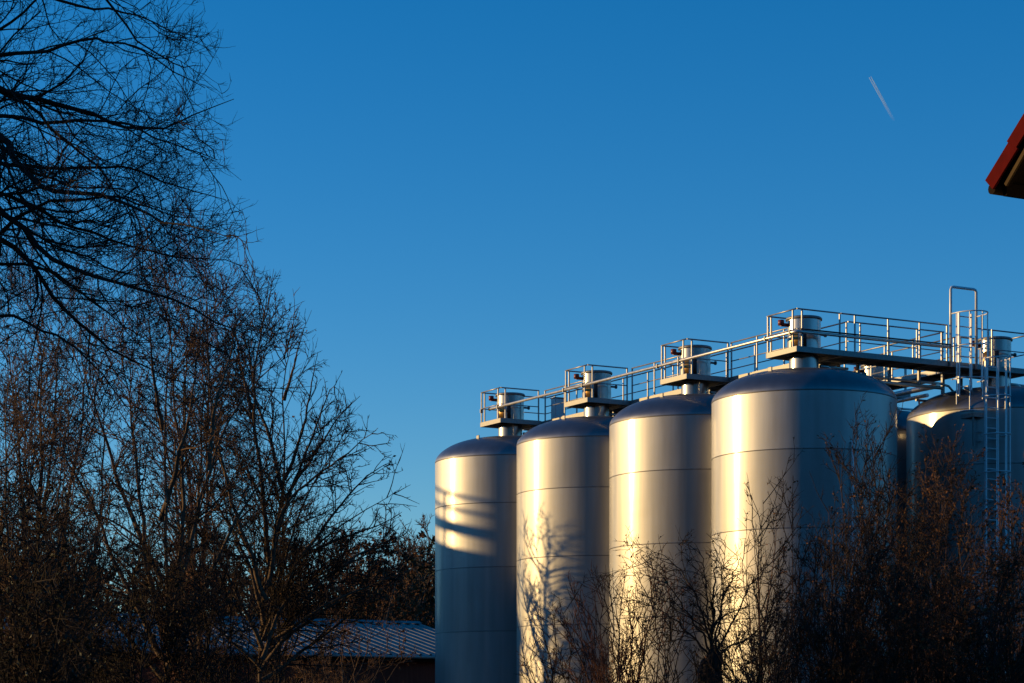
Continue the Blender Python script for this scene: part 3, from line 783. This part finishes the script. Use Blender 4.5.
tree('deciduous_tree', 'low bushy tree with brown withered leaves rising behind the shed roof', 'tree', GL,
     multi(95, 345, [(335, 535), (355, 540), (380, 552), (402, 562), (415, 578), (310, 550), (290, 572), (350, 580), (424, 590), (325, 570), (392, 580)], (.10, .01)), [dict(n=2.2, lf=.3, ang=.6, t0=.2, wob=.1, up=.05, pts=5, cap=2.2, minr=.02), dict(n=3, lf=.45, ang=.7, up=.04, pts=4, cap=1.1, minr=.014), dict(n=3.5, lf=.5, ang=.7, pts=3, cap=.6, minr=.011)], 'bark_brown', 'twig_brown', 20000, .11, 'leaf')
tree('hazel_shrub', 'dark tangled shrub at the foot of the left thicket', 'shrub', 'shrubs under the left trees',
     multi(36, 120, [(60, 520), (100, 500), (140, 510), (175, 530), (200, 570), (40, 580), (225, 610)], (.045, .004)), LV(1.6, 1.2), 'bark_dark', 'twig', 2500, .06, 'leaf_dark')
tree('hazel_shrub', 'dark tangled shrub in front of the shed with arching lower twigs', 'shrub', 'shrubs under the left trees',
     multi(37, 235, [(170, 560), (190, 540), (215, 550), (235, 570), (250, 600), (290, 655), (200, 600), (180, 610)], (.04, .004)), LV(1.2, 1.1), 'bark_dark', 'twig', 1900, .045, 'leaf')
tree('hazel_shrub', 'brown twiggy shrub overlapping the eaves of the low shed', 'shrub', 'shrubs under the left trees',
     multi(52, 330, [(285, 640), (305, 615), (330, 605), (350, 612), (372, 622), (392, 640), (405, 655), (270, 655), (318, 630), (360, 640)], (.03, .004)), LV(1.0, 1.0), 'bark_brown', 'twig_brown', 2500, .05, 'leaf')
tree('hazel_shrub', 'dark tangled shrub filling the lower left corner', 'shrub', 'shrubs under the left trees',
     multi(33, 25, [(-20, 520), (10, 500), (40, 520), (70, 560), (90, 600), (-10, 600)], (.04, .004)), LV(1.6, 1.2), 'bark_dark', 'twig', 3500, .06, 'leaf_dark')

for px_, D_, ty_, lab_ in ((300, 98, 565, 'brown leafy tree behind the middle of the shed roof'), (392, 100, 582, 'brown leafy tree behind the shed at the edge of the gap'),
                           (225, 96, 570, 'brown leafy tree behind the left part of the shed roof')):
    tree('deciduous_tree', lab_, 'tree', 'brown trees behind the shed', multi(D_, px_, [(px_ + dx, ty_ + dy) for dx, dy in ((0, 0), (-14, 8), (16, 10), (-28, 25), (28, 24), (8, 15), (-38, 45), (36, 44), (-8, 20))], (.10, .01)),
         [dict(n=2.4, lf=.3, ang=.6, t0=.2, wob=.1, up=.05, pts=5, cap=2.2, minr=.02), dict(n=3, lf=.45, ang=.7, up=.04, pts=4, cap=1.1, minr=.014), dict(n=3.5, lf=.5, ang=.7, pts=3, cap=.6, minr=.011)], 'bark_brown', 'twig_brown', 20000, .11, 'leaf')

# young tree between the shed and the tanks whose shadow lies on the second tank
tree('young_tree', 'young bare tree in front of the shed roof, seen through the thicket', 'tree', GL,
     [([(-7.2, 71.45, 0), (-7.0, 71.5, 2), (-7.2, 71.45, 5), (-7.1, 71.4, 7.5), (-7.1, 71.3, 9.0)], .13, .015),
      ([(-7.1, 71.45, 4.0), (-6.6, 71.0, 6), (-6.4, 70.7, 7.7)], .05, .01), ([(-7.1, 71.45, 3.4), (-7.8, 72.3, 5.5), (-8.1, 72.8, 7.4)], .05, .01),
      ([(-7.1, 71.45, 5.2), (-6.9, 72.1, 7), (-6.8, 72.4, 8.2)], .045, .01), ([(-7.1, 71.45, 2.8), (-7.3, 70.7, 4.2), (-7.4, 70.1, 6.4)], .05, .01)],
     [dict(n=5.5, lf=.40, ang=.7, t0=.20, wob=.12, up=.05, pts=6, cap=1.7, rf=.55, minr=.022), dict(n=4.2, lf=.55, ang=.6, up=.07, pts=5, cap=.9, minr=.015, rf=.6), dict(n=2.5, lf=.5, ang=.6, up=.07, pts=3, cap=.45, minr=.010, rf=.6)], 'bark_dark', 'twig')

# --- shrubs in front of the tanks on the right
GR = 'shrubs in front of the tanks'
LR = lambda k=1.0, cap=1.1: [dict(n=4.2 * k, lf=.30, ang=.5, t0=.12, wob=.09, up=.08, pts=6, cap=cap, rf=.45, minr=.009, tl=.5),
      dict(n=6.0 * k, lf=.45, ang=.65, wob=.13, up=.06, pts=4, cap=.6, minr=.0068, rf=.6),
      dict(n=6.0 * k, lf=.55, ang=.7, wob=.13, up=.05, pts=3, cap=.32, minr=.0056, rf=.7)]
tree('hazel_shrub', 'bare reddish shrub with fanning stems in front of the tree-shadowed tank', 'shrub', GR,
     multi(41, 622, [(563, 612), (578, 606), (588, 606), (602, 598), (612, 604), (622, 600), (636, 584), (648, 590), (660, 580), (672, 600), (556, 645), (690, 618), (596, 620), (655, 610), (635, 615)], (.03, .004)), LR(.85), 'bark_red', 'twig_red', 250, .05)
tree('hazel_shrub', 'low bare shrub with arching stems at the foot of the leftmost pair of tanks', 'shrub', GR,
     multi(43, 560, [(540, 628), (552, 615), (575, 620), (592, 640), (530, 655), (600, 655)], (.03, .004)), LR(.9), 'bark_dark', 'twig', 100, .05)
# pollard with the thick dark trunk
DP = 40
pst = [([at(712, ground_y(DP), DP), at(712, 720, DP), at(712, 680, DP), at(713, 655, DP), at(714, 645, DP), at(715, 610, DP), at(714, 575, DP), at(716, 552, DP)], .23, .02)]
tree('pollard_tree', 'pollarded tree with thick black trunk stump and arching thin branches', 'tree', GR,
     [([at(712, ground_y(DP), DP), at(712, 720, DP), at(712, 690, DP), at(713, 660, DP), at(714, 653, DP), at(714, 646, DP)], .24, .03, 14)] +
     [stem(DP, p, .045 if i == 0 else .022, .004, .3) for i, p in enumerate([
         [(714, 655), (716, 620), (713, 590), (716, 552)], [(710, 652), (690, 620), (668, 590), (650, 565), (636, 568)],
         [(711, 652), (695, 605), (680, 570), (665, 556), (645, 560)], [(716, 652), (735, 610), (752, 580), (770, 572)],
         [(715, 652), (728, 600), (740, 565), (735, 548)], [(709, 655), (675, 625), (645, 605), (625, 600)],
         [(718, 655), (745, 640), (775, 615), (790, 610)], [(712, 652), (704, 590), (700, 556), (690, 545)], [(713, 650), (722, 590), (726, 545)]])],
     [dict(n=5.5, lf=.5, ang=.75, t0=.12, wob=.16, up=-.03, pts=7, cap=.9, rf=.5, minr=.007), dict(n=8.0, lf=.5, ang=.75, wob=.15, up=-.03, pts=5, cap=.5, minr=.005),
      dict(n=5.5, lf=.55, ang=.75, up=-.02, pts=3, cap=.3, minr=.005)], 'bark_dark', 'twig', 500, .04, 'leaf', wig=.012)
tree('hazel_shrub', 'thin upright shrub against the golden stripe of the widest tank', 'shrub', GR,
     multi(43, 765, [(752, 522), (763, 500), (776, 512), (792, 522), (742, 560), (802, 560), (730, 600), (814, 580), (780, 570)], (.035, .004)), LR(.8), 'bark_red', 'twig', 1100, .042, 'leaf')
tree('hazel_shrub', 'tall thin shrub whose tips cross the blue half of the widest tank', 'shrub', GR,
     multi(45, 850, [(838, 470), (852, 445), (866, 460), (876, 440), (828, 510), (820, 540), (890, 492), (860, 500), (842, 520)], (.04, .004)), LR(1.0), 'bark_red', 'twig', 1900, .045, 'leaf')
tree('hornbeam_tree', 'dense shrubby tree with withered brown leaves in front of the gap between tanks', 'tree', GR,
     multi(47, 925, [(905, 508), (922, 490), (942, 472), (952, 482), (962, 500), (972, 525), (890, 520), (940, 500), (915, 535), (985, 540)], (.05, .004)), LR(1.0, 1.1), 'bark_red', 'twig_brown', 10500, .048, 'leaf')
tree('hornbeam_tree', 'leafy brown shrubby tree half hiding the long ladder at the right edge', 'tree', GR,
     multi(44, 1010, [(1000, 530), (1016, 510), (1030, 490), (1045, 485), (1060, 500), (985, 570), (1010, 555), (1030, 550), (998, 580)], (.05, .004)), LR(1.0, 1.0), 'bark_red', 'twig_brown', 7000, .050, 'leaf')
tree('hornbeam_tree', 'dark leafy thicket tree low in the right corner', 'tree', GR,
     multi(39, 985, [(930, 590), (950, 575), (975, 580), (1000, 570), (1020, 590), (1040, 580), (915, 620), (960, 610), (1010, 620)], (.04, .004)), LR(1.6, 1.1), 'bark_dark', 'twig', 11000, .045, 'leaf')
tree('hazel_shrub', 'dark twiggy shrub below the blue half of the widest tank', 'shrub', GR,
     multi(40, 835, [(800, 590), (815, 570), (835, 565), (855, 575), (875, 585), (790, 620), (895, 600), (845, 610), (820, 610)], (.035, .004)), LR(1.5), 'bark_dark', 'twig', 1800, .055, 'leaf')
tree('hazel_shrub', 'dark twiggy shrub between the dense brown tree and the widest tank', 'shrub', GR,
     multi(42, 900, [(870, 560), (885, 545), (900, 540), (915, 545), (930, 560), (860, 600), (940, 590), (895, 590)], (.035, .004)), LR(1.5), 'bark_red', 'twig', 2500, .055, 'leaf')
tree('hazel_shrub', 'low dark shrub beside the pollard trunk', 'shrub', GR,
     multi(38, 760, [(725, 630), (742, 615), (760, 610), (778, 615), (795, 625), (720, 655), (805, 640), (765, 640)], (.03, .004)), LR(1.4), 'bark_dark', 'twig', 900, .05, 'leaf')
tree('hazel_shrub', 'low dark shrub between the reddish shrub and the pollard', 'shrub', GR,
     multi(39, 668, [(640, 635), (655, 620), (670, 622), (685, 630), (630, 660), (695, 650)], (.03, .004)), LR(.8), 'bark_dark', 'twig', 400, .05, 'leaf')

# --- far trees behind the shed
GF = 'far trees behind the shed'
far = [(384, 118, 570, 'dark evergreen-looking tree far behind the brown bush'), (398, 150, 540, 'bare far tree whose pale top shows left in the gap before the tanks'),
       (414, 160, 537, 'bare far tree in the middle of the gap before the tanks'), (430, 150, 540, 'bare far tree directly beside the edge of the leftmost tank'),
       (408, 128, 566, 'dark dense far tree low in the gap before the tanks'), (426, 125, 570, 'dark dense far tree low beside the leftmost tank'),
       (366, 130, 545, 'dark far tree hidden behind the brown bush'), (340, 140, 545, 'dark far tree glimpsed through the fan of bare stems')]
far += [(300, 135, 580, 'dark dense far tree behind the middle of the shed'), (262, 142, 575, 'dark dense far tree behind the left half of the shed'),
        (222, 132, 585, 'dark dense far tree behind the left end of the shed'), (180, 126, 565, 'dark far tree behind the stems of the middle tree'),
        (138, 130, 560, 'dark far tree behind the foot of the spire tree'), (95, 134, 565, 'dark far tree behind the rusty leaved tree'),
        (52, 128, 550, 'dark far tree behind the pale brown stems'), (10, 134, 555, 'dark far tree farthest left of all behind the thicket')]
for px, D, ty, lab in far:
    wd = 22 if D > 140 else 20
    dense = D < 145 and px != 340 or px == 300
    tree('far_tree', lab, 'tree', GF, multi(D, px, [(px + dx, ty + dy) for dx, dy in ((0, 0), (-wd * .4, 14), (wd * .4, 12), (-wd * .7, 40), (wd * .7, 38), (wd * .2, 30), (-wd * .2, 25))], (.16, .03)),
         [dict(n=2.4, lf=.24, ang=.6, t0=.2, wob=.08, up=.08, pts=5, cap=3, rf=.5, minr=.035), dict(n=3.2, lf=.5, ang=.65, up=.07, pts=3, cap=1.6, minr=.026), dict(n=2.5, lf=.5, ang=.65, up=.06, pts=3, cap=.8, minr=.02)],
         'bark_brown', 'twig_brown', 30000 if dense else 300, .13 if dense else .15, 'leaf_dark' if px in (408, 426, 384) else 'leaf')

# ------------------------------------------------------------------ contrail
def contrail():
    D = 36000
    A = Vector(at(870, 77, D)); B = Vector(at(894, 121, D * 1.01))
    m = bpy.data.materials.new('ice_trail'); m.use_nodes = True; N = m.node_tree.nodes; L = m.node_tree.links
    N.remove(N['Principled BSDF'])
    di = N.new('ShaderNodeBsdfDiffuse'); tl = N.new('ShaderNodeBsdfTranslucent'); tr = N.new('ShaderNodeBsdfTransparent')
    di.inputs[0].default_value = (.72, .86, .98, 1); tl.inputs[0].default_value = (.72, .86, .98, 1)
    m1 = N.new('ShaderNodeMixShader'); m1.inputs[0].default_value = .5; L.new(di.outputs[0], m1.inputs[1]); L.new(tl.outputs[0], m1.inputs[2])
    m2 = N.new('ShaderNodeMixShader'); L.new(tr.outputs[0], m2.inputs[1]); L.new(m1.outputs[0], m2.inputs[2]); L.new(m2.outputs[0], N['Material Output'].inputs['Surface'])
    tc = N.new('ShaderNodeTexCoord'); sx = N.new('ShaderNodeSeparateXYZ'); L.new(tc.outputs['Generated'], sx.inputs[0])
    mr = N.new('ShaderNodeMapRange'); mr.inputs['To Min'].default_value = 0; mr.inputs['To Max'].default_value = .6; L.new(sx.outputs['Z'], mr.inputs['Value'])
    L.new(mr.outputs[0], m2.inputs[0])
    t = thing('contrail', 'short white twin contrail high in the blue sky', 'contrail', tuple((A + B) / 2))
    c = (A + B) / 2; side = Vector((28, 0, 12))
    for s in (-1, 1):
        pts = [A + (B - A) * k / 10 + side * s * (.5 - .2 * k / 10) - c for k in range(11)]
        MB().tube(pts, [4 + 8 * (k / 10) ** .6 for k in range(11)], 10).build('ice_trail', m, t)
contrail()
print('tris', sum(a + b for a, b in BUDGET.values()), {k[:30]: v for k, v in BUDGET.items()})
